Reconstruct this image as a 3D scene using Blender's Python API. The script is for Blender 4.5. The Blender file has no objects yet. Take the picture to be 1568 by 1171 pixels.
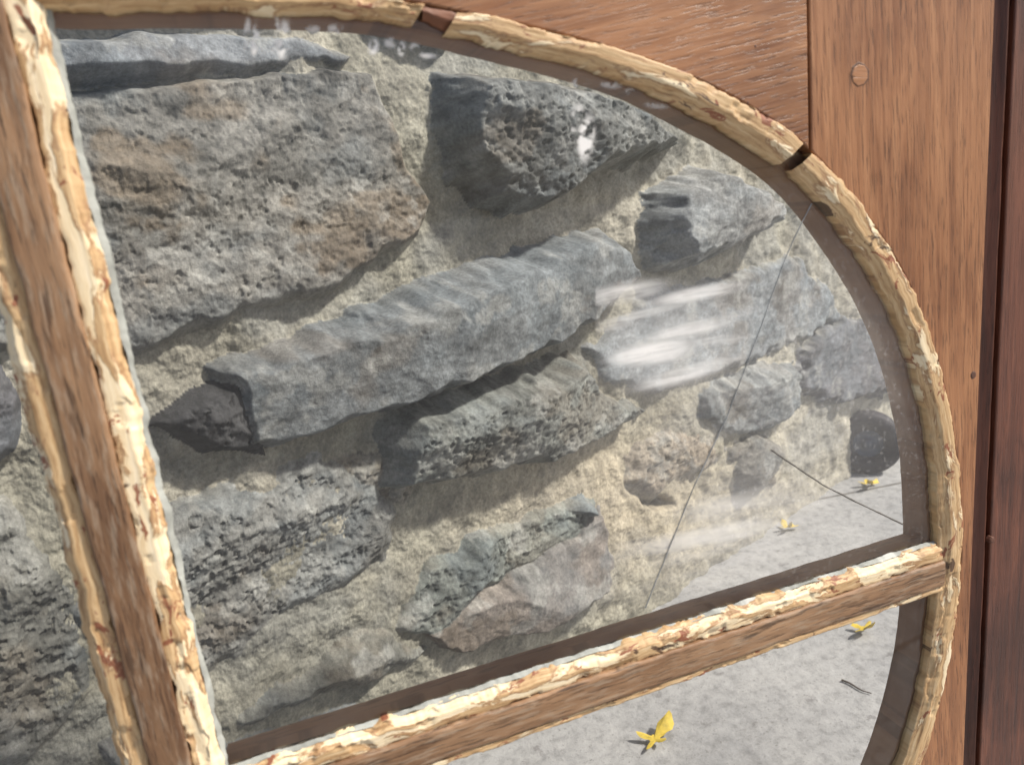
import bpy, math, numpy as np
from mathutils import Vector, Matrix
rng=np.random.RandomState(7)
F=1105.0; PX,PY=784.0,585.5
H=0.75; YD=0.416
# ---------- calibration ----------
U=np.array([-524.,4670.,1105.]);U/=np.linalg.norm(U)
R=np.array([3416.,645.,-1105.]);R-=U*R.dot(U);R/=np.linalg.norm(R)
Y=np.cross(U,R)
M=np.stack([R,Y,U])      # cam->world
CAM=np.array([0,0,H])
def ray(px,py):
    px=np.asarray(px,float);py=np.asarray(py,float)
    r=np.stack([px-PX,PY-py,-F+0*px],-1)
    return r@M.T
def door(px,py):
    r=ray(px,py);t=YD/r[...,1]
    return np.stack([r[...,0]*t,H+r[...,2]*t],-1)
def dl(pts):
    a=np.array(pts,float);return door(a[:,0],a[:,1])
def ground(px,py,z=0):
    r=ray(px,py);t=(z-H)/r[...,2]
    return np.stack([r[...,0]*t,r[...,1]*t],-1)
def project(P):
    c=(P-CAM)@M
    return PX+F*c[...,0]/-c[...,2],PY-F*c[...,1]/-c[...,2],-c[...,2]
# ---------- noise ----------
def _h(ix,iy,s):
    n=(ix.astype(np.int64)*374761393+iy.astype(np.int64)*668265263+s*1442695041)&0xffffffff
    n=((n^(n>>13))*1274126177)&0xffffffff
    return ((n^(n>>16))&0xffffff)/float(0xffffff)
def vn(x,y,s=0):
    ix=np.floor(x);iy=np.floor(y);fx=x-ix;fy=y-iy
    fx=fx*fx*fx*(fx*(fx*6-15)+10);fy=fy*fy*fy*(fy*(fy*6-15)+10)
    a=_h(ix,iy,s);b=_h(ix+1,iy,s);c=_h(ix,iy+1,s);d=_h(ix+1,iy+1,s)
    return (a*(1-fx)+b*fx)*(1-fy)+(c*(1-fx)+d*fx)*fy*1.0-0.5
def fbm(x,y,s=0,o=4,g=.5):
    r=0;a=1
    for i in range(o):
        c,sn=math.cos(i*1.1),math.sin(i*1.1)
        r=r+a*vn((x*c-y*sn)+17.3*i,(x*sn+y*c)+9.1*i,s+i*31);x=x*2.03;y=y*2.03;a*=g
    return r
def sm(a,b,x):
    t=np.clip((x-a)/(b-a),0,1);return t*t*(3-2*t)
# ---------- helpers ----------
def empty(n,loc=(0,0,0)):
    e=bpy.data.objects.new(n,None);bpy.context.collection.objects.link(e);e.location=loc;return e
def mkgrid(name,P,mat,parent=None,uv=None,attrs=None,smooth=True):
    nr,nc=P.shape[:2]
    me=bpy.data.meshes.new(name)
    i=np.arange(nr*nc).reshape(nr,nc)
    q=np.stack([i[:-1,:-1],i[:-1,1:],i[1:,1:],i[1:,:-1]],-1).reshape(-1,4)
    me.vertices.add(nr*nc);me.vertices.foreach_set('co',P.reshape(-1).astype(np.float32))
    me.loops.add(q.size);me.loops.foreach_set('vertex_index',q.reshape(-1).astype(np.int32))
    me.polygons.add(len(q));me.polygons.foreach_set('loop_start',np.arange(0,q.size,4,dtype=np.int32))
    me.update(calc_edges=True)
    me.polygons.foreach_set('use_smooth',np.full(len(q),smooth))
    if uv is not None:
        l=me.uv_layers.new(name='UVMap');l.data.foreach_set('uv',uv.reshape(-1,2)[q.reshape(-1)].reshape(-1).astype(np.float32))
    for k,v in (attrs or {}).items():
        if v.ndim==3:
            a=me.attributes.new(k,'FLOAT_COLOR','POINT')
            v4=np.concatenate([v.reshape(-1,3),np.ones((nr*nc,1))],1);a.data.foreach_set('color',v4.reshape(-1).astype(np.float32))
        else:
            a=me.attributes.new(k,'FLOAT','POINT');a.data.foreach_set('value',v.reshape(-1).astype(np.float32))
    me.materials.append(mat)
    o=bpy.data.objects.new(name,me);bpy.context.collection.objects.link(o)
    if parent:o.parent=parent
    return o
def mkpoly(name,pts,y0,y1,mat,parent,grain='z'):
    import bmesh
    bm=bmesh.new();vs=[bm.verts.new((p[0],YD+y0,p[1])) for p in pts]
    f=bm.faces.new(vs)
    r=bmesh.ops.extrude_face_region(bm,geom=[f])
    for v in r['geom']:
        if isinstance(v,bmesh.types.BMVert):v.co.y=YD+y1
    bmesh.ops.recalc_face_normals(bm,faces=bm.faces[:])
    ed=[e for e in bm.edges if all(abs(v.co.y-YD-y0)<1e-6 for v in e.verts)]
    bmesh.ops.bevel(bm,geom=ed,offset=.0012,segments=2,affect='EDGES',profile=.5)
    uvl=bm.loops.layers.uv.new('UVMap')
    for f in bm.faces:
        for l in f.loops:
            c=l.vert.co
            l[uvl].uv=(c.z,c.x+c.y*.7) if grain=='z' else (c.x,c.z+c.y*.7+3.3)
    bmesh.ops.triangulate(bm,faces=[f for f in bm.faces if len(f.verts)>4])
    me=bpy.data.meshes.new(name);bm.to_mesh(me);bm.free();me.materials.append(mat)
    o=bpy.data.objects.new(name,me);bpy.context.collection.objects.link(o);o.parent=parent;return o
def resamp(p,n):
    p=np.asarray(p,float);d=np.r_[0,np.cumsum(np.linalg.norm(np.diff(p,axis=0),axis=1))]
    t=np.linspace(0,d[-1],n);return np.stack([np.interp(t,d,p[:,0]),np.interp(t,d,p[:,1])],-1),d[-1]
def smoothp(p,n=200,k=9):
    q,_=resamp(p,n);pad=np.concatenate([np.repeat(q[:1],k,0)+(q[:1]-q[1:2])*np.arange(k,0,-1)[:,None],q,np.repeat(q[-1:],k,0)+(q[-1:]-q[-2:-1])*np.arange(1,k+1)[:,None]])
    w=np.hanning(2*k+1);w/=w.sum()
    return np.stack([np.convolve(pad[:,i],w,'valid') for i in (0,1)],-1)
SEED=[0]
def ribbon(name,L,Rr,prof,mat,parent,jit=.0008,rough=.0006,step=.0012,sub=5,chip=0):
    SEED[0]+=1;s=SEED[0]*13
    _,ln=resamp(L,50);n=max(8,int(ln/step))
    L,_=resamp(L,n);Rr,_=resamp(Rr,n)
    prof=np.array(prof,float);ts=[];ys=[]
    for k in range(len(prof)-1):
        for j in range(sub):
            f=j/sub;ts.append(prof[k,0]*(1-f)+prof[k+1,0]*f);ys.append(prof[k,1]*(1-f)+prof[k+1,1]*f)
    ts.append(prof[-1,0]);ys.append(prof[-1,1]);ts=np.array(ts);ys=np.array(ys)
    W=Rr-L;w=np.linalg.norm(W,axis=1);wd=W/w[:,None]
    S=np.linspace(0,ln,n)[:,None]+0*ts[None];T=ts[None]+0*S
    j1=jit*2*fbm(S*70,0*S+s,s,5,.6);j2=jit*2*fbm(S*70,0*S+s+50,s+5,5,.6)
    off=j1*(1-T)+j2*T
    P2=L[:,None]+W[:,None]*T[...,None]+wd[:,None]*off[...,None]
    yy=ys[None]+rough*2*fbm(S*25,T*w[:,None]*300+s,s,4,.5)
    if chip>0:
        c=fbm(S*50,T*w[:,None]*140,s+9,3);yy=yy+chip*sm(.24,.28,c)*(ys[None]<.0)
    P=np.stack([P2[...,0],YD+yy,P2[...,1]],-1)
    uv=np.stack([S+s*.37,T*w[:,None]+s*.11],-1)
    return mkgrid(name,P,mat,parent,uv)
# ---------- materials ----------
def newmat(n):
    m=bpy.data.materials.new(n);m.use_nodes=True;nt=m.node_tree
    return m,nt,nt.nodes['Principled BSDF']
def N(nt,t,**k):
    n=nt.nodes.new(t)
    for a,b in k.items():
        if a in n.inputs: n.inputs[a].default_value=b
        else: setattr(n,a,b)
    return n
def ramp(nt,src,stops,interp='LINEAR'):
    r=nt.nodes.new('ShaderNodeValToRGB');r.color_ramp.interpolation=interp
    e=r.color_ramp.elements
    while len(e)<len(stops):e.new(.5)
    for x,(p,c) in zip(e,stops):
        x.position=p;x.color=(c,c,c,1) if isinstance(c,(int,float)) else (*c,1)
    nt.links.new(src,r.inputs[0]);return r.outputs[0]
def mix(nt,f,a,b,bt='MIX'):
    m=nt.nodes.new('ShaderNodeMix');m.data_type='RGBA';m.blend_type=bt
    for s,v in ((m.inputs[0],f),(m.inputs[6],a),(m.inputs[7],b)):
        if hasattr(v,'is_output'):nt.links.new(v,s)
        elif isinstance(v,(int,float)):s.default_value=v
        else:s.default_value=(*v,1)
    return m.outputs[2]
def noise(nt,vec,scale,detail=4,rough=.55,stretch=None,dist=0):
    if stretch:
        mp=N(nt,'ShaderNodeMapping');mp.inputs['Scale'].default_value=stretch;nt.links.new(vec,mp.inputs[0]);vec=mp.outputs[0]
    n=N(nt,'ShaderNodeTexNoise');n.inputs['Scale'].default_value=scale;n.inputs['Detail'].default_value=detail
    n.inputs['Roughness'].default_value=rough;n.inputs['Distortion'].default_value=dist
    nt.links.new(vec,n.inputs['Vector']);return n.outputs[0]
def bump(nt,h,strength,dist,prev=None):
    b=N(nt,'ShaderNodeBump');b.inputs['Strength'].default_value=strength;b.inputs['Distance'].default_value=dist
    nt.links.new(h,b.inputs['Height'])
    if prev:nt.links.new(prev,b.inputs['Normal'])
    return b.outputs[0]
def woodmat(n,c1,c2,c3,rough=.42,pore=.5,weather=0,tilt=0):
    m,nt,bs=newmat(n);uv0=N(nt,'ShaderNodeTexCoord').outputs['UV']
    mp=N(nt,'ShaderNodeMapping');mp.inputs['Rotation'].default_value=(0,0,tilt);nt.links.new(uv0,mp.inputs[0]);uv=mp.outputs[0]
    a=noise(nt,uv,3.2,6,.6,(1,13,1),2.6)
    b=noise(nt,uv,12,5,.62,(1,20,1),.5)
    p=noise(nt,uv,42,3,.6,(1,15,1),.2)
    big=noise(nt,uv,5,4,.6,(1,1.7,1),.5)
    col=ramp(nt,a,[(.38,c2),(.5,c1),(.62,c3)])
    col=mix(nt,.42,col,ramp(nt,b,[(.37,c2),(.63,c3)]))
    pm=ramp(nt,p,[(.38,0.0),(.45,1.0)])
    dark=tuple(x*.38 for x in c2)
    col=mix(nt,ramp(nt,p,[(.385,pore),(.455,0.)]),col,dark)
    col=mix(nt,ramp(nt,big,[(.45,0.),(.68,.55)]),col,tuple(min(1,x*1.12) for x in c3))
    col=mix(nt,ramp(nt,big,[(.32,.6),(.5,0.)]),col,tuple(x*.75 for x in c2))
    if weather:
        g=noise(nt,uv,40,5,.65,(1,7,1));col=mix(nt,ramp(nt,g,[(.5,0.),(.62,weather)]),col,(.42,.34,.25))
        g2=noise(nt,uv,20,5,.65,(1,9,1));col=mix(nt,ramp(nt,g2,[(.36,.75),(.44,0.)]),col,dark)
    nt.links.new(col,bs.inputs['Base Color'])
    nt.links.new(ramp(nt,b,[(.3,rough-.06),(.7,rough+.12)]),bs.inputs['Roughness'])
    nt.links.new(bump(nt,pm,.4,.0003,bump(nt,b,.5,.0008)),bs.inputs['Normal'])
    bs.inputs['Specular IOR Level'].default_value=.5
    return m
oak=woodmat('oak_varnished',(.29,.118,.046),(.17,.062,.023),(.40,.19,.085),.38,.65,0,.05)
oakr=woodmat('oak_varnished_rail',(.30,.128,.052),(.18,.07,.028),(.41,.2,.093),.38,.65,0,-.16)
oakbar=woodmat('oak_bar',(.25,.135,.065),(.135,.065,.03),(.35,.21,.115),.5,.8,.4)
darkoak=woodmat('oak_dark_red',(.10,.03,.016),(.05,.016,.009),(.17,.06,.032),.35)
reveal=woodmat('oak_reveal',(.40,.20,.10),(.26,.12,.06),(.5,.29,.16),.6)
def beadmat(nm,creamy=.48):
    m,nt,bs=newmat(nm);uv=N(nt,'ShaderNodeTexCoord').outputs['UV']
    a=noise(nt,uv,18,6,.6,(1,4,1),.5)
    b=noise(nt,uv,34,6,.65,(1,2.6,1),.8)
    c=noise(nt,uv,30,5,.65,(1,16,1),.3)
    d=noise(nt,uv,16,6,.65,(1,2.4,1),.6)
    raw=ramp(nt,c,[(.3,(.27,.15,.065)),(.45,(.49,.31,.15)),(.6,(.62,.44,.24)),(.72,(.70,.54,.34))])
    cream=ramp(nt,c,[(.3,(.66,.49,.28)),(.5,(.78,.64,.42)),(.7,(.83,.72,.53))])
    f=ramp(nt,a,[(creamy,0.),(creamy+.03,1.)])
    col=mix(nt,f,raw,cream)
    rim=ramp(nt,a,[(creamy-.03,0.),(creamy-.01,.55),(creamy+.004,.55),(creamy+.01,0.)])
    col=mix(nt,rim,col,(.25,.12,.06))
    col=mix(nt,ramp(nt,b,[(.60,0.),(.617,.92)]),col,(.24,.075,.035))
    col=mix(nt,ramp(nt,d,[(.63,0.),(.65,.9)]),col,(.06,.028,.016))
    nt.links.new(col,bs.inputs['Base Color']);bs.inputs['Roughness'].default_value=.6
    nt.links.new(bump(nt,f,.6,.0005,bump(nt,c,.6,.0007,bump(nt,b,.35,.0006))),bs.inputs['Normal'])
    return m
beadA=beadmat('bare_wood_bead',.57);bead=beadmat('peeling_paint_bead',.48)
def plain(n,c,r=.6):
    m,nt,bs=newmat(n);tc=N(nt,'ShaderNodeTexCoord').outputs['Object'];a=noise(nt,tc,60,5,.6)
    nt.links.new(mix(nt,ramp(nt,a,[(.3,0.),(.7,1.)]),tuple(x*.65 for x in c),tuple(min(1,x*1.3) for x in c)),bs.inputs['Base Color'])
    bs.inputs['Roughness'].default_value=r;nt.links.new(bump(nt,a,.4,.001),bs.inputs['Normal']);return m
def wallmat():
    m,nt,bs=newmat('stone_and_mortar')
    at=N(nt,'ShaderNodeAttribute',attribute_name='Col')
    tc=N(nt,'ShaderNodeTexCoord').outputs['Object']
    a=noise(nt,tc,45,6,.65);b=noise(nt,tc,220,5,.7);c=noise(nt,tc,650,3,.7)
    col=mix(nt,1.0,at.outputs['Color'],ramp(nt,a,[(.3,.72),(.5,1.),(.7,1.28)]),'MULTIPLY')
    col=mix(nt,1.0,col,ramp(nt,b,[(.3,.66),(.5,1.),(.72,1.35)]),'MULTIPLY')
    col=mix(nt,ramp(nt,c,[(.70,0.),(.78,.35)]),col,(.5,.48,.43))
    col=mix(nt,ramp(nt,c,[(.25,.6),(.32,0.)]),col,(.05,.045,.04))
    nt.links.new(col,bs.inputs['Base Color']);bs.inputs['Roughness'].default_value=.85
    nt.links.new(bump(nt,c,.45,.001,bump(nt,b,.6,.0022)),bs.inputs['Normal'])
    return m
wm=wallmat()
# ---------- stone wall ----------
gp=ground(900,1000)
r=ray(2100,180.);Wd=np.array([r[0],r[1],0]);Wd/=np.linalg.norm(Wd)
Nw=np.array([Wd[1],-Wd[0],0])       # toward camera
B=np.array([gp[0],gp[1],0])
us=np.concatenate([np.arange(-420,1500,1.55),np.arange(1500,1760,6)])
rr=ray(us,0*us+585);t=((B-CAM)@Nw)/(rr@Nw);Pw=CAM+rr*t[:,None];s=(Pw-B)@Wd
z=np.concatenate([np.arange(-.03,1.35,.0017),np.arange(1.35,2.2,.01)])
S,Z=np.meshgrid(s,z)
def wp(S,Z,h):
    return B+S[...,None]*Wd+h[...,None]*Nw+Z[...,None]*np.array([0,0,1.])
G1=(.20,.20,.188)
stones=[
 # pts, prot, colour, slope, rough
 ([(-260,30),(100,40),(300,33),(480,45),(560,72),(548,90),(400,97),(250,113),(110,127),(-260,150)],.05,(.20,.213,.228),2.2,.45),
 ([(-90,150),(110,128),(250,116),(400,100),(520,92),(592,104),(632,178),(656,260),(692,300),(668,352),(604,392),(548,432),(470,464),(400,474),(350,504),(290,518),(225,548),(100,556),(-60,545)],.06,(.205,.198,.18),2.2,.8),
 ([(733,88),(800,92),(900,108),(1000,143),(1100,208),(1035,240),(962,258),(906,302),(840,324),(790,306),(752,240),(733,180)],.12,(.15,.155,.15),3,1.05),
 ([(1064,286),(1130,248),(1190,271),(1242,318),(1232,350),(1170,376),(1100,416),(1064,406),(1056,340)],.12,(.28,.285,.28),3,.6),
 ([(1015,330),(1035,325),(1055,335),(1052,355),(1030,362),(1014,350)],.05,(.17,.2,.24),2,.3),
 ([(370,575),(480,535),(560,498),(640,466),(720,428),(800,400),(880,375),(940,353),(985,348),(1014,385),(1024,435),(960,492),(900,534),(830,570),(740,606),(650,644),(560,674),(480,700),(418,714),(400,640)],.115,(.168,.18,.185),3,.4),
 ([(250,658),(330,597),(374,577),(406,640),(420,708),(330,694)],.05,(.045,.045,.047),3,1.0),  # end face of the long stone, its shade painted as near-black colour
 ([(1022,448),(1130,430),(1240,395),(1290,440),(1310,480),(1230,530),(1150,565),(1030,602),(955,590),(930,535)],.06,(.22,.235,.245),1.8,.4),
 ([(652,640),(740,604),(860,571),(930,544),(958,600),(1036,640),(962,684),(880,719),(780,742),(700,759),(642,770),(638,700)],.105,(.158,.165,.152),2.8,.95),
 ([(1115,605),(1200,560),(1248,563),(1255,620),(1220,660),(1150,672),(1110,645)],.08,(.18,.19,.19),2,.7),
 ([(1258,540),(1320,488),(1420,520),(1400,600),(1300,622),(1252,592)],.07,(.12,.12,.13),2,.7),
 ([(270,775),(400,735),(500,690),(592,740),(630,800),(606,866),(544,910),(452,960),(380,1018),(310,1072),(200,1130),(100,960),(150,820)],.042,G1,1.0,1.0),
 ([(618,988),(642,940),(696,868),(780,822),(870,786),(935,770),(915,825),(830,874),(745,930),(690,990)],.055,(.175,.19,.175),1.6,.95),
 ([(800,905),(905,835),(958,795),(972,855),(950,922),(860,976),(720,1020),(686,994),(750,935)],.08,(.18,.158,.14),3,.45),
 ([(350,1112),(480,1040),(600,974),(672,1000),(640,1038),(500,1088),(380,1135)],.045,(.18,.18,.16),1.4,.8),
 ([(985,700),(1040,665),(1110,650),(1125,700),(1060,735),(1010,760),(985,740)],.03,(.27,.235,.19),1.,1.1),
 ([(892,785),(925,770),(938,795),(915,808)],.06,(.2,.22,.22),2,.7),
 ([(-250,600),(10,548),(48,610),(38,700),(-10,745),(-230,760)],.05,(.11,.11,.12),2,.8),
 ([(-250,800),(20,770),(95,850),(150,960),(150,1090),(60,1200),(-250,1230)],.045,(.16,.16,.145),1.2,1.2),
 ([(160,1150),(330,1090),(350,1140),(560,1090),(640,1110),(500,1190),(200,1280)],.04,(.2,.2,.19),1.5,.8),
 ([(560,-60),(705,-80),(722,20),(700,62),(640,60),(600,40)],.04,(.23,.22,.19),2,.7),
 ([(-300,-60),(200,-50),(520,-40),(540,20),(-300,10)],.05,(.2,.2,.2),2,.8),
 ([(760,20),(900,0),(1200,60),(1180,130),(900,70),(780,60)],.05,(.2,.2,.2),2,.8),
 ([(1250,200),(1400,150),(1500,200),(1480,330),(1300,350)],.06,(.24,.23,.2),2,.8),
 ([(1330,360),(1500,340),(1520,440),(1380,470)],.06,(.24,.23,.2),2,.8),
 ([(1140,690),(1180,668),(1215,690),(1205,745),(1165,760)],.05,(.18,.17,.15),2,.8),
 ([(500,700),(600,690),(645,720),(632,785),(600,770)],.022,(.25,.24,.21),1.2,1.),
]
def randstones():
    out=[]
    for zc in np.arange(.08,2.1,.15):
        x=s[0]-.1+rng.rand()*.2
        while x<s[-1]:
            w=.16+rng.rand()*.3;hh=.055+rng.rand()*.012
            cx=x+w/2;n=11;pts=[]
            for k in range(n):
                an=2*math.pi*k/n;ca,sa=math.cos(an),math.sin(an)
                e=.55
                pts.append((cx+np.sign(ca)*abs(ca)**e*w/2*(.9+.12*rng.rand()),zc+np.sign(sa)*abs(sa)**e*hh*(.85+.2*rng.rand())))
            p3=np.array([B+q[0]*Wd+q[1]*np.array([0,0,1.]) for q in pts])
            u,v,d=project(p3)
            if u.max()<-60 or v.max()<5 or v.min()>1185 or u.min()>1440:
                g=.17+rng.rand()*.09;out.append((pts,.03+rng.rand()*.04,(g,g*1.0,g*(.85+.2*rng.rand())),2,.8))
            x+=w+.03
    return out
fx1=fbm(S*38,Z*38,3,3,.35);fx2=fbm(S*38,Z*38,44,3,.35)
mort=.016*fbm(S*9,Z*9,5,3)+.008*fbm(S*32,Z*32,6,4,.5)+.0014*fbm(S*240,Z*240,61,3,.7)+.005
rockf=fbm(S*22,Z*30,8,5,.52);rockb=fbm(S*9,Z*11,9,3);rockx=fbm(S*150,Z*170,10,4,.65)
rid=1-2*np.abs(fbm(S*16,Z*26,14,4,.5));pit=sm(.12,.3,fbm(S*135,Z*150,15,3,.5))
slv=fbm(S*14,Z*20,16,2,.5)
hgt=mort.copy()
mc=np.array([.355,.332,.275]);tint=sm(-.25,.35,fbm(S*4,Z*4,71,4))[...,None]
col=mc*(1-.28*tint*np.array([.95,.9,.95]))*(1+.45*fbm(S*25,Z*25,72,5)[...,None])
mg=sm(-.05,.35,fbm(S*7,Z*7,79,4))[...,None];col=col*(1-mg*.55)+np.array([.215,.22,.21])*mg*.55
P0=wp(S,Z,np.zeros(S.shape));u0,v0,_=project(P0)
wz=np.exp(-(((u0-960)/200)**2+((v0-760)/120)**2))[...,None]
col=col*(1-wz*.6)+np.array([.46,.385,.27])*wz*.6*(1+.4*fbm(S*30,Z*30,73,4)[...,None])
for (cu,cv,ru,rv,dp) in ((985,738,20,22,.05),(1003,768,22,10,.03)):
    hm=np.exp(-(((u0-cu+8*fx1)/ru)**2+((v0-cv+8*fx2)/rv)**2)**2);hgt-=dp*hm
    col=col*(1-.75*hm[...,None])+np.array([.06,.05,.045])*.75*hm[...,None]
def polysd(u,v,pts):
    p=np.array(pts,float);n=len(p);d2=np.full(u.shape,1e18);ins=np.zeros(u.shape,bool)
    for i in range(n):
        a=p[i];b=p[(i+1)%n];e=b-a
        t=np.clip(((u-a[0])*e[0]+(v-a[1])*e[1])/(e@e),0,1)
        d2=np.minimum(d2,(u-a[0]-t*e[0])**2+(v-a[1]-t*e[1])**2)
        c=((a[1]>v)!=(b[1]>v))
        xx=a[0]+(v-a[1])*(b[0]-a[0])/(b[1]-a[1]+1e-12)
        ins^=c&(u<xx)
    d=np.sqrt(d2);return np.where(ins,d,-d)
def smin(a,b,k):
    h=np.clip(.5+.5*(b-a)/k,0,1);return b*(1-h)+a*h-k*h*(1-h)
def addstone(sub,sd,prot,colr,slope,rg,k):
    Sx=S[sub];Zx=Z[sub]
    inside=sd>0
    if not inside.any():return
    cx=Sx[inside].mean();cz=Zx[inside].mean();rs=np.random.RandomState(100+k)
    ext=max(np.ptp(Sx[inside]),.05);ez=max(np.ptp(Zx[inside]),.05)
    fac=np.full(Sx.shape,1.)
    for j in range(10):
        an=rs.rand()*6.28;tl=.05+.42*rs.rand();o=.003+.010*rs.rand()
        px=cx+(rs.rand()-.5)*ext*.6;pz=cz+(rs.rand()-.5)*ez*.5
        fac=np.minimum(fac,o-tl*((Sx-px)*math.cos(an)*(.15/ext+.25)+(Zx-pz)*math.sin(an)))
    fac=np.clip(fac,-prot*.55,.02)
    top=prot+fac+rg*(.006*rockf[sub]+.009*rockb[sub]+.0016*rockx[sub]+.004*(rid[sub]-.7))-.0026*pit[sub]*sm(.6,1.,np.full(1,rg))
    st=.008;q=np.floor((top+.004*rockb[sub])/st)*st;top=top*.85+.15*(q+st*sm(.6,1,(top-q)/st))
    side=-.004+sd*slope*(1+.35*slv[sub])+.004*rockf[sub]
    hs=smin(top,side,.006)
    w=(hs>hgt[sub])
    hh=hgt[sub];hh[w]=hs[w];hgt[sub]=hh
    rs2=k*17
    v1=fbm(Sx*14,Zx*18,rs2,5,.6);v2=fbm(Sx*9,Zx*12,rs2+3,4,.6);v3=fbm(Sx*70,Zx*90,rs2+5,4,.6)
    dk=0 if colr[0]<.1 else 1
    c=np.array(colr)*(1+.6*v1+.4*v3)[...,None]*(1-.35*pit[sub]*min(1,rg))[...,None]
    br=sm(.12,.38,v2)[...,None]*(.5 if k==1 else .25)*dk;c=c*(1-br)+np.array([.17,.12,.07])*br
    bl=sm(.05,.4,-v2)[...,None]*.28*dk;c=c*(1-bl)+np.array([.14,.175,.20])*bl
    wh=sm(.16,.42,fbm(Sx*22,Zx*22,rs2+8,5,.6))[...,None]*.45*dk;c=c*(1-wh)+np.array([.34,.34,.32])*wh
    ms=(sm(.018,.0,sd)*sm(-.15,.2,fbm(Sx*18,Zx*18,rs2+11,4,.6)))[...,None]*.7*(1 if prot<.06 else .25)*dk
    c=c*(1-ms)+np.array([.28,.265,.225])*ms
    cc=col[sub];cc[w]=c[w];col[sub]=cc
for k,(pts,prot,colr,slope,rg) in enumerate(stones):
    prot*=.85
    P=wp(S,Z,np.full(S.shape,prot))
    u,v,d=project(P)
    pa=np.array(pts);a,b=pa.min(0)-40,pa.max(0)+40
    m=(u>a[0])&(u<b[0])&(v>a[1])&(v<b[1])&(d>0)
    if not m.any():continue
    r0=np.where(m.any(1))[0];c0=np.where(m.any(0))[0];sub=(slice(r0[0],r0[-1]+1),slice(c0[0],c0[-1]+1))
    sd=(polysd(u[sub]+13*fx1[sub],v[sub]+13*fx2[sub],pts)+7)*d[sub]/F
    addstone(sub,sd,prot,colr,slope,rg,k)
for k,(pts,prot,colr,slope,rg) in enumerate(randstones()):
    pa=np.array(pts);c0=np.where((s>pa[:,0].min()-.02)&(s<pa[:,0].max()+.02))[0];r0=np.where((z>pa[:,1].min()-.02)&(z<pa[:,1].max()+.02))[0]
    if len(c0)<3 or len(r0)<3:continue
    sub=(slice(r0[0],r0[-1]+1),slice(c0[0],c0[-1]+1))
    sd=polysd(S[sub]+.012*fx1[sub],Z[sub]+.012*fx2[sub],pts)
    addstone(sub,sd,prot,colr,slope,rg,k+60)
wall=empty('stone_wall')
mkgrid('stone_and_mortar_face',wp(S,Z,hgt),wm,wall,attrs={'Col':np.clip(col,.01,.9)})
import bmesh
def box8(name,pts,mat,parent):
    me=bpy.data.meshes.new(name);me.from_pydata([tuple(p) for p in pts],[],[(0,1,2,3),(4,7,6,5),(0,4,5,1),(1,5,6,2),(2,6,7,3),(3,7,4,0)]);me.materials.append(mat)
    o=bpy.data.objects.new(name,me);bpy.context.collection.objects.link(o);o.parent=parent;return o
mortm=plain('mortar',(.3,.27,.2),.9)
q=[]
for h in (-.07,-.45):
    for (a,b) in ((s[0],-.1),(s[-1],-.1),(s[-1],2.2),(s[0],2.2)):q.append(B+a*Wd+h*Nw+np.array([0,0,b]))
box8('wall_core',q,mortm,wall)
# ---------- door ----------
D=empty('wooden_door')
OUT=[(-60,-22),(90,-14),(250,-12),(400,-8),(540,0),(640,10),(700,24),(800,44),(900,69),(980,94),(1060,124),(1130,160),(1190,197),(1228,228),(1262,265),(1302,312),(1342,366),(1377,424),(1402,487),(1424,550),(1442,622),(1454,700),(1460,760),(1461,845)]
INN=[(-60,10),(90,20),(250,18),(400,20),(540,26),(640,40),(720,63),(800,83),(880,103),(950,124),(1010,149),(1070,183),(1120,208),(1170,240),(1207,264),(1247,303),(1290,360),(1332,424),(1365,484),(1390,548),(1410,622),(1424,700),(1428,780),(1428,850)]
out=smoothp(dl(OUT));inn=smoothp(dl(INN))
b0=door(1450.,848.)[1]; a0=door(124.,600.)[0]
out=out[out[:,0]>=a0];inn=inn[inn[:,0]>=a0]
out=out[out[:,1]>=b0];inn=inn[inn[:,1]>=b0]
out=np.vstack([[a0,out[0,1]],out,[out[-1,0],b0]]);inn=np.vstack([[a0,inn[0,1]],inn,[inn[-1,0],b0]])
inn=inn+.0*inn
mirb=lambda p:np.stack([p[:,0],2*b0-p[:,1]],-1)
mira=lambda p:np.stack([2*a0-p[:,0],p[:,1]],-1)
aj=door(1228.,120.)[0];btop=door(700.,-170.)[1]
ar=door(1506.,100.)[0]
ij=np.argmin(abs(out[:,0]-aj)+10*(out[:,1]<b0+.05))
g=.0009
yf,yb=-.007,.030
top=out[:ij]
poly=list(map(tuple,top[top[:,0]<aj-g]))+[(aj-g,out[ij,1]),(aj-g,btop),(a0,btop)]
mkpoly('top_rail',poly,yf,yb,oakr,D,'x')
mkpoly('top_rail_half',[tuple(p) for p in mira(np.array(poly))[::-1]],yf,yb,oakr,D,'x')
pb=mirb(np.array(poly));mkpoly('bottom_rail',[tuple(p) for p in pb[::-1]],yf,yb,oakr,D,'x')
mkpoly('bottom_rail_half',[tuple(p) for p in mira(pb)],yf,yb,oakr,D,'x')
r_=out[ij:];r_=r_[r_[:,0]>aj+g]
bb=2*b0-btop
sp=[(aj+g,out[ij,1])]+list(map(tuple,r_))+list(map(tuple,mirb(r_)[::-1][1:]))+[(aj+g,2*b0-out[ij,1]),(aj+g,bb),(ar,bb),(ar,btop),(aj+g,btop)]
mkpoly('stile',sp,yf,yb,oak,D,'z')
mkpoly('hinge_stile',[tuple(p) for p in mira(np.array(sp))[::-1]],yf,yb,oak,D,'z')
def lining(o_,i_,nm):
    ribbon(nm,o_,i_,[(0,.004),(1,.004),(1,.030),(0,.030)],reveal,D,.0002,.0003,.003,3)
full_o=np.vstack([out,mirb(out)[::-1][1:]]);full_i=np.vstack([inn,mirb(inn)[::-1][1:]])
lining(full_o,full_i,'rebate_lining');lining(mira(full_o),mira(full_i),'rebate_lining_half')
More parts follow.
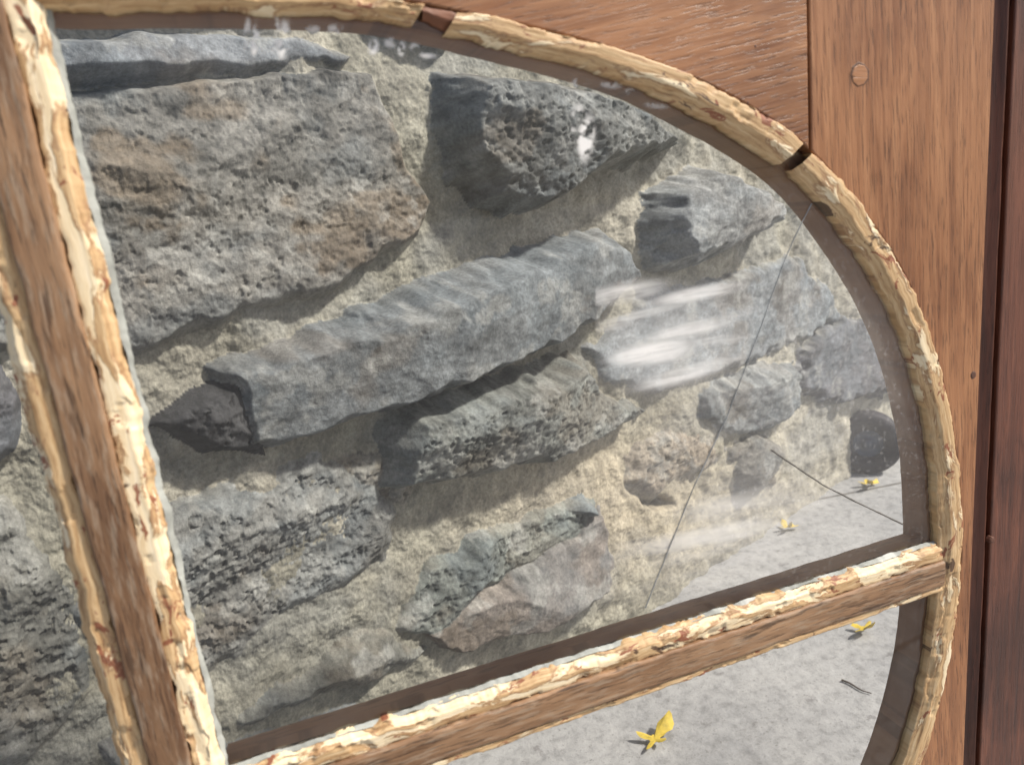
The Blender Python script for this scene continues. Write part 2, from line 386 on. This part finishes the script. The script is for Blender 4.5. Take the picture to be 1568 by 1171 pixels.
bp=[(0,.004),(0,-.0080),(.06,-.0086),(.6,-.0086),(.7,-.0074),(1,-.0046),(1,.003)]
def seg(o_,i_,f0,f1,nm,mt=None):
    n=len(o_);o2,_=resamp(o_,600);i2,_=resamp(i_,600);a,b=int(f0*600),max(int(f1*600),2)
    ribbon(nm,o2[a:b],i2[a:b],bp,mt or beadA,D,.0011,.00022,.001,5,.0012)
o2,_=resamp(out,600)
k1=np.argmin(np.linalg.norm(o2-door(672.,16.),axis=1))/600;k2=np.argmin(np.linalg.norm(o2-door(1225.,226.),axis=1))/600
seg(out,inn,0,k1-.010,'glazing_bead_1');seg(out,inn,k1+.010,k2-.002,'glazing_bead_2')
seg(np.vstack([out,mirb(out)[::-1][1:]]),np.vstack([inn,mirb(inn)[::-1][1:]]),(k2+.008)/2,.72,'glazing_bead_3')
lo,li=mirb(out)[::-1],mirb(inn)[::-1]
seg(lo,li,.444,1,'glazing_bead_4')
seg(mira(out),mira(inn),0,1,'glazing_bead_5');seg(mira(lo),mira(li),0,1,'glazing_bead_6')
ribbon('broken_bead_stub',dl([(640,14),(685,22),(708,32)]),dl([(646,34),(690,50),(716,58)]),[(0,.003),(0,-.005),(.6,-.007),(1,-.003),(1,.003)],plain('dark_wood',(.2,.08,.04)),D,.001,.001,.001,4)
zt=inn[0,1]+.004;zb=2*b0-zt
def vline(px,py,top=None,bot=None):
    a=door(px,py)[0];return np.array([[a,zt if top is None else top],[a,zb if bot is None else bot]])
vL=(36,600.);v1=(88,600.);v2=(160,600.);v3=(208,600.)
vb=[(0,.003),(0,-.0088),(.05,-.0093),(.66,-.0093),(.74,-.0082),(1,-.005),(1,.003)]
ribbon('mullion',vline(*v1),vline(*v2),[(0,.002),(0,-.0115),(.05,-.0122),(.5,-.0124),(.95,-.0122),(1,-.0115),(1,.002)],oakbar,D,.0004,.0002,.0015,5)
ribbon('mullion_bead_1',vline(*v2,bot=b0+.006),vline(*v3,bot=b0+.006),vb,bead,D,.0011,.00022,.001,5,.0014)
ribbon('mullion_bead_2',vline(*v1),vline(*vL),vb,beadA,D,.0011,.00022,.001,5,.0014)
ribbon('mullion_bead_3',vline(*v2,top=b0-.012),vline(*v3,top=b0-.012),vb,bead,D,.0010,.00022,.001,5,.0014)
ribbon('mullion_back',vline(40,600.),vline(208,600.),[(0,.003),(0,.012),(.12,.03),(.88,.03),(1,.012),(1,.003)],reveal,D,.0003,.0003,.003,4)
aL=door(208.,600.)[0];aR=inn[-1,0]+.002
def hline(px,py,l=None,r=None):
    b=door(px,py)[1];return np.array([[aL if l is None else l,b],[aR if r is None else r,b]])
h0=(1000.,966.);h1=(1000.,993.);h2=(1000.,1036.);h3=(1000.,1049.)
ribbon('transom',hline(*h1),hline(*h2),[(0,.002),(0,-.0095),(.06,-.0105),(.5,-.0108),(.94,-.0105),(1,-.0095),(1,.002)],oakbar,D,.0005,.0002,.0015,5)
ribbon('transom_bead_1',hline(*h1),hline(*h0),[(a,b+.0012 if b<0 else b) for a,b in vb],bead,D,.0011,.00022,.001,5,.0014)
ribbon('transom_bead_2',hline(*h2),hline(*h3),vb,beadA,D,.0007,.0003,.001,5,.001)
ribbon('transom_back',hline(*h0),hline(*h3),[(0,.003),(0,.012),(.12,.03),(.88,.03),(1,.012),(1,.003)],reveal,D,.0003,.0003,.003,4)
la,ra=2*a0-aR,door(40.,600.)[0]
ribbon('transom_half',hline(*h0,l=la,r=ra),hline(*h3,l=la,r=ra),[(0,.003),(0,-.004),(.3,-.0105),(.7,-.0105),(1,-.003),(1,.03),(0,.03),(0,.003)],oakbar,D,.0005,.0005,.002,4)
def vs(px,py=100.):
    a=door(px,py)[0];return np.array([[a,btop],[a,max(bb,.01)]])
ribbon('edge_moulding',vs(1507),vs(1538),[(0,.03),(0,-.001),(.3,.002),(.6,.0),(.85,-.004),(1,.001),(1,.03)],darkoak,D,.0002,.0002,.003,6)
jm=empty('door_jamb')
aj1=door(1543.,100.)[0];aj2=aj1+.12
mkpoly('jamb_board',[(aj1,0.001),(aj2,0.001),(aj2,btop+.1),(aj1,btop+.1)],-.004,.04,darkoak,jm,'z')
def disc(name,px,py,rad,mat,y0,y1,n=9):
    c=door(px,py);pts=[(c[0]+rad*math.cos(i*2*math.pi/n+.3)*(.92+.15*rng.rand()),c[1]+rad*math.sin(i*2*math.pi/n+.3)*(.92+.15*rng.rand())) for i in range(n)]
    return mkpoly(name,pts,y0,y1,mat,D,'x')
disc('peg_gap',1304.,118.,.0090,plain('dark_gap',(.11,.05,.025)),-.0072,-.003)
disc('peg',1304.,118.,.0078,oak,-.0074,-.003)
for i,(x,y_,r0) in enumerate([(1478,572,.0036),(1508,822,.003),(1146,75,.0013),(1135,160,.0012)]):
    disc('nail_hole_%d'%i,float(x),float(y_),r0,plain('hole_dark%d'%i,(.12,.05,.03)),-.0074,-.003,8)
# ---------- glass ----------
def glassmat():
    m=bpy.data.materials.new('glass_haze_painted_glare');m.use_nodes=True;nt=m.node_tree;nt.nodes.clear()
    o=N(nt,'ShaderNodeOutputMaterial');tr=N(nt,'ShaderNodeBsdfTransparent');tr.inputs[0].default_value=(.95,.965,.96,1)
    gl=N(nt,'ShaderNodeBsdfGlossy');gl.inputs['Roughness'].default_value=.03
    fr=N(nt,'ShaderNodeFresnel');fr.inputs['IOR'].default_value=1.5
    m1=N(nt,'ShaderNodeMixShader');nt.links.new(fr.outputs[0],m1.inputs[0]);nt.links.new(tr.outputs[0],m1.inputs[1]);nt.links.new(gl.outputs[0],m1.inputs[2])
    df=N(nt,'ShaderNodeBsdfDiffuse');df.inputs[0].default_value=(.95,.93,.90,1)  # white diffuse layer that stands in for reflections on the pane
    tl=N(nt,'ShaderNodeBsdfTranslucent');tl.inputs[0].default_value=(.85,.84,.82,1)
    m0=N(nt,'ShaderNodeMixShader');m0.inputs[0].default_value=.1;nt.links.new(df.outputs[0],m0.inputs[1]);nt.links.new(tl.outputs[0],m0.inputs[2])
    at=N(nt,'ShaderNodeAttribute',attribute_name='HazeGlare')
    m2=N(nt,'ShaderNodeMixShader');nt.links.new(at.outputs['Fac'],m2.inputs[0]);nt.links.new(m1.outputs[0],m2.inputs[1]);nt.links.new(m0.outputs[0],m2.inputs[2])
    nt.links.new(m2.outputs[0],o.inputs[0]);return m
amin,amax=2*a0-aR-.006,aR+.006;bmin,bmax=zb-.004,zt+.004
ga=np.concatenate([np.linspace(amin,a0-.001,60),np.linspace(a0,amax,1000)]);gb=np.concatenate([np.linspace(bmin,b0-.001,120),np.linspace(b0,bmax,800)]);GA,GB=np.meshgrid(ga,gb)
GP=np.stack([GA,np.full(GA.shape,YD+.0005),GB],-1)
gu,gv,_=project(GP)
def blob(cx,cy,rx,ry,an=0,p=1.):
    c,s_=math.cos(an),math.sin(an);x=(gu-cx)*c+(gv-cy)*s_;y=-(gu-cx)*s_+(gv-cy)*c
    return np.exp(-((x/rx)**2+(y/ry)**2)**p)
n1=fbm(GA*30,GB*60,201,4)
yr=gv+.2*(gu-1000)      # coordinate across the painted reflection streaks
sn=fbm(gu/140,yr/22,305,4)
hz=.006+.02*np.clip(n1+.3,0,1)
hz=hz+.36*blob(1110,812,140,62,-.3,1.3)*np.clip(.75+1.3*sn,0.1,1.5)+.11*blob(1130,640,230,150,-.5)*np.clip(.8+.9*sn,0,2)+.07*blob(1330,560,90,200)  # broad reflections at lower right, painted into the haze mask
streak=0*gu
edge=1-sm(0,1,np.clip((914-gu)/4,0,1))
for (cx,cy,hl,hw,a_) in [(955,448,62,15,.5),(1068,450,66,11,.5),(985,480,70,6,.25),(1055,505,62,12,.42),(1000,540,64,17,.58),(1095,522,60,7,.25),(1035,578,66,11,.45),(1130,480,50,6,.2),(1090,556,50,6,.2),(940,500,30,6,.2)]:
    streak=np.maximum(streak,a_*blob(cx,cy,hl,hw,-.19+.05*math.sin(cx),2.0))  # bright reflection streaks painted as white bands
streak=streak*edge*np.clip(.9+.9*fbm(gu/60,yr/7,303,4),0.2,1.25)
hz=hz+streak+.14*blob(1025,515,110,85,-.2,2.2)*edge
for (cx,cy,rx,ry,a_) in [(378,50,5,24,.7),(391,60,6,26,.9),(405,68,5,16,.6),(421,52,6,26,.8),(434,60,9,30,1.),(480,45,12,6,.5),(515,45,15,7,.6),(572,72,8,13,.9),(598,66,10,8,.6),(615,75,6,11,.7),(634,72,8,6,.5),(655,84,13,6,.6),(885,175,10,16,.6),(897,212,13,34,.9),(876,205,7,12,.5),(888,128,11,8,.6),(935,130,16,6,.5),(965,140,8,5,.4),(1005,162,18,5,.35)]:  # small bright reflections painted as white flecks
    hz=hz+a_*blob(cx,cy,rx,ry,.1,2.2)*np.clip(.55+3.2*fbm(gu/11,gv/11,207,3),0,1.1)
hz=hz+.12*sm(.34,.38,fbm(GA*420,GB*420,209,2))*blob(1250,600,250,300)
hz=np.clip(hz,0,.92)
mkgrid('window_glass',GP,glassmat(),D,attrs={'HazeGlare':hz})
def crack(nm,pts,w,mat):
    p,_=resamp(dl(pts),60);t_=np.gradient(p,axis=0);t_/=np.linalg.norm(t_,axis=1)[:,None];nn=np.stack([-t_[:,1],t_[:,0]],-1)
    ribbon(nm,p-nn*w/2,p+nn*w/2,[(0,-.0003),(.5,-.0009),(1,-.0003)],mat,D,.0002,.0001,.002,2)
ck=plain('crack_grime',(.30,.30,.29),.3);ck2=plain('crack_grime_dark',(.12,.11,.10),.4)
crack('glass_crack_1',[(1242,312),(1222,352),(1200,400),(1160,512),(1112,640),(1062,745),(1015,862),(988,930)],.0009,ck)
crack('glass_crack_2',[(1180,688),(1215,712),(1260,742),(1310,768),(1382,802)],.0012,ck2)
putty=plain('putty',(.34,.35,.32),.5)
ribbon('putty_line_1',vline(208,600.,bot=b0+.006),vline(217,600.,bot=b0+.006),[(0,-.003),(.5,-.002),(1,.0)],putty,D,.0009,.0003,.0012,3)
ribbon('putty_line_2',hline(1000.,963.5),hline(*h0),[(0,0),(.5,-.002),(1,-.004)],putty,D,.0008,.0003,.0012,3)
# ---------- ground ----------
def groundmat():
    m,nt,bs=newmat('concrete_paving');tc=N(nt,'ShaderNodeTexCoord').outputs['Object']
    a=noise(nt,tc,5,6,.6);b=noise(nt,tc,50,5,.65);c=noise(nt,tc,160,4,.75)
    col=ramp(nt,a,[(.3,(.28,.28,.285)),(.7,(.41,.405,.40))])
    col=mix(nt,1.,col,ramp(nt,b,[(.3,.68),(.5,1.),(.7,1.18)]),'MULTIPLY')
    col=mix(nt,ramp(nt,c,[(.58,0.),(.66,.6)]),col,(.12,.115,.11))
    col=mix(nt,ramp(nt,c,[(.3,.4),(.38,0.)]),col,(.6,.6,.59))
    sp=noise(nt,tc,22,6,.7);col=mix(nt,ramp(nt,sp,[(.61,0.),(.67,.6)]),col,(.15,.14,.14))
    p1=ground(1000.,815.);p2=ground(1400.,735.);th=math.atan2(p2[1]-p1[1],p2[0]-p1[0])
    yo=-math.sin(th)*p1[0]+math.cos(th)*p1[1]
    mp=N(nt,'ShaderNodeMapping');mp.inputs['Rotation'].default_value=(0,0,-th);mp.inputs['Location'].default_value=(1.3,-yo,0);nt.links.new(tc,mp.inputs[0])
    br=N(nt,'ShaderNodeTexBrick');br.inputs['Scale'].default_value=1;br.inputs['Brick Width'].default_value=4;br.inputs['Row Height'].default_value=1.3;br.inputs['Mortar Size'].default_value=.005
    br.inputs['Color1'].default_value=(1,1,1,1);br.inputs['Color2'].default_value=(.93,.93,.93,1);br.inputs['Mortar'].default_value=(.4,.38,.35,1);nt.links.new(mp.outputs[0],br.inputs['Vector'])
    col=mix(nt,1.,col,br.outputs['Color'],'MULTIPLY')
    nt.links.new(col,bs.inputs['Base Color']);bs.inputs['Roughness'].default_value=.85
    nt.links.new(bump(nt,c,.35,.003,bump(nt,b,.4,.005)),bs.inputs['Normal']);return m
me=bpy.data.meshes.new('pavement');L=300;me.from_pydata([(-L,-L,0),(L,-L,0),(L,L,0),(-L,L,0)],[],[(0,1,2,3)]);me.materials.append(groundmat())
o=bpy.data.objects.new('pavement',me);bpy.context.collection.objects.link(o)
leafm=plain('yellow_leaf',(.68,.50,.06),.6)
def leaf(px,py,size,rot,k,ll0=.55):
    c=ground(px,py);rs=np.random.RandomState(k);n=48;pts=[(0,0,.006)]
    lobes=[(rs.rand()*.7+i*1.5+rot,ll0+.5*rs.rand(),.38+.3*rs.rand()) for i in range(4)]
    for i in range(n):
        t_=i/n*2*math.pi;r0=.2
        for (la_,ll,lw) in lobes:
            dd=(t_-la_+math.pi)%(2*math.pi)-math.pi;r0=max(r0,ll*math.exp(-(dd/lw)**2))
        r0*=(.88+.24*rs.rand())
        x=r0*math.cos(t_)*size*.6;y=r0*math.sin(t_)*size*.5
        pts.append((x,y,.006+size*(.5*r0**2*(.5+.5*math.sin(t_*1.5+k)))))
    fs=[(0,i+1,(i+1)%n+1) for i in range(n)]
    m=bpy.data.meshes.new('fallen_leaf');m.from_pydata(pts,[],fs);m.materials.append(leafm)
    for p in m.polygons:p.use_smooth=True
    ob=bpy.data.objects.new('fallen_leaf',m);bpy.context.collection.objects.link(ob);ob.location=(c[0],c[1],.002)
for i,(x,y_,sz) in enumerate([(1003,1138,.07),(1322,968,.05),(1205,812,.05),(1330,745,.08)]):leaf(float(x),float(y_),sz,i*1.3+.2,i+31)
tw=plain('twig_bark',(.09,.07,.055),.8)
def twig(p0,p1,r0):
    a=ground(*p0);b=ground(*p1);n=14;P=[]
    for i in range(n):
        f=i/(n-1);c=a*(1-f)+b*f+.0015*np.array([math.sin(f*7),math.cos(f*5)])
        d=b-a;d/=np.linalg.norm(d);nn=np.array([-d[1],d[0]]);row=[]
        rad=r0*(1-.6*f)
        for j in range(7):
            an=j/6*2*math.pi;row.append((c[0]+nn[0]*rad*math.cos(an),c[1]+nn[1]*rad*math.cos(an),r0+.001+rad*math.sin(an)))
        P.append(row)
    mkgrid('twig',np.array(P),tw)
twig((1290.,1044.),(1334.,1064.),.0018)
# small rubber wheel standing beside the far end of the wall
gw=ground(1328.,722.)
u_,v_,dw=project(np.array([gw[0],gw[1],0.]));rw=48*dw/F
wh_=empty('rubber_wheel',(gw[0],gw[1],rw))
dirc=np.array([-gw[0],-gw[1]]);dirc/=np.linalg.norm(dirc)
yaw=math.atan2(dirc[1],dirc[0])
prof=[(.42,-.10),(.42,.16),(.46,.20),(.56,.22),(.62,.30),(.80,.34),(.94,.30),(1.,.18),(1.,-.18),(.94,-.30)]
P=np.array([[(h*rw,r_r*rw*math.cos(a),r_r*rw*math.sin(a)) for (r_r,h) in prof] for a in np.linspace(0,2*math.pi,65)])
ty=mkgrid('tyre',P,plain('rubber',(.03,.026,.032),.7),wh_)
prof=[(.0,.24),(.12,.24),(.14,.16),(.2,.10),(.36,.10),(.42,.17),(.45,.17)]
P=np.array([[(h*rw,r_r*rw*math.cos(a),r_r*rw*math.sin(a)) for (r_r,h) in prof] for a in np.linspace(0,2*math.pi,49)])
hb=mkgrid('hub',P,plain('hub_metal',(.06,.075,.11),.5),wh_)
wh_.rotation_euler=(0,0,yaw+.1)
# ---------- world / sun / camera ----------
sd=np.array([.66,-.38,.80]);sd/=np.linalg.norm(sd)
el=math.asin(sd[2]);az=math.atan2(sd[0],sd[1])
w=bpy.data.worlds.new('World');bpy.context.scene.world=w;w.use_nodes=True;nt=w.node_tree
sk=nt.nodes.new('ShaderNodeTexSky');sk.sky_type='NISHITA';sk.sun_disc=False;sk.sun_elevation=el;sk.sun_rotation=az;sk.dust_density=3
bg=nt.nodes['Background'];bg.inputs[1].default_value=.125;nt.links.new(sk.outputs[0],bg.inputs[0])
ld=bpy.data.lights.new('sun','SUN');ld.energy=5;ld.angle=math.radians(4);ld.color=(1,.94,.85)
lo_=bpy.data.objects.new('sun',ld);bpy.context.collection.objects.link(lo_)
lo_.rotation_euler=Vector(tuple(-sd)).to_track_quat('-Z','Y').to_euler()
cd=bpy.data.cameras.new('camera');cd.sensor_width=36;cd.lens=36*F/1568;cd.clip_start=.01;cd.clip_end=1000
cd.dof.use_dof=True;cd.dof.focus_distance=.75;cd.dof.aperture_fstop=8
co=bpy.data.objects.new('camera',cd);bpy.context.collection.objects.link(co)
mw=Matrix([[*M[0],CAM[0]],[*M[1],CAM[1]],[*M[2],CAM[2]],[0,0,0,1]]);co.matrix_world=mw
bpy.context.scene.camera=co
vs_=bpy.context.scene.view_settings;vs_.view_transform='Standard';vs_.look='None';vs_.exposure=0
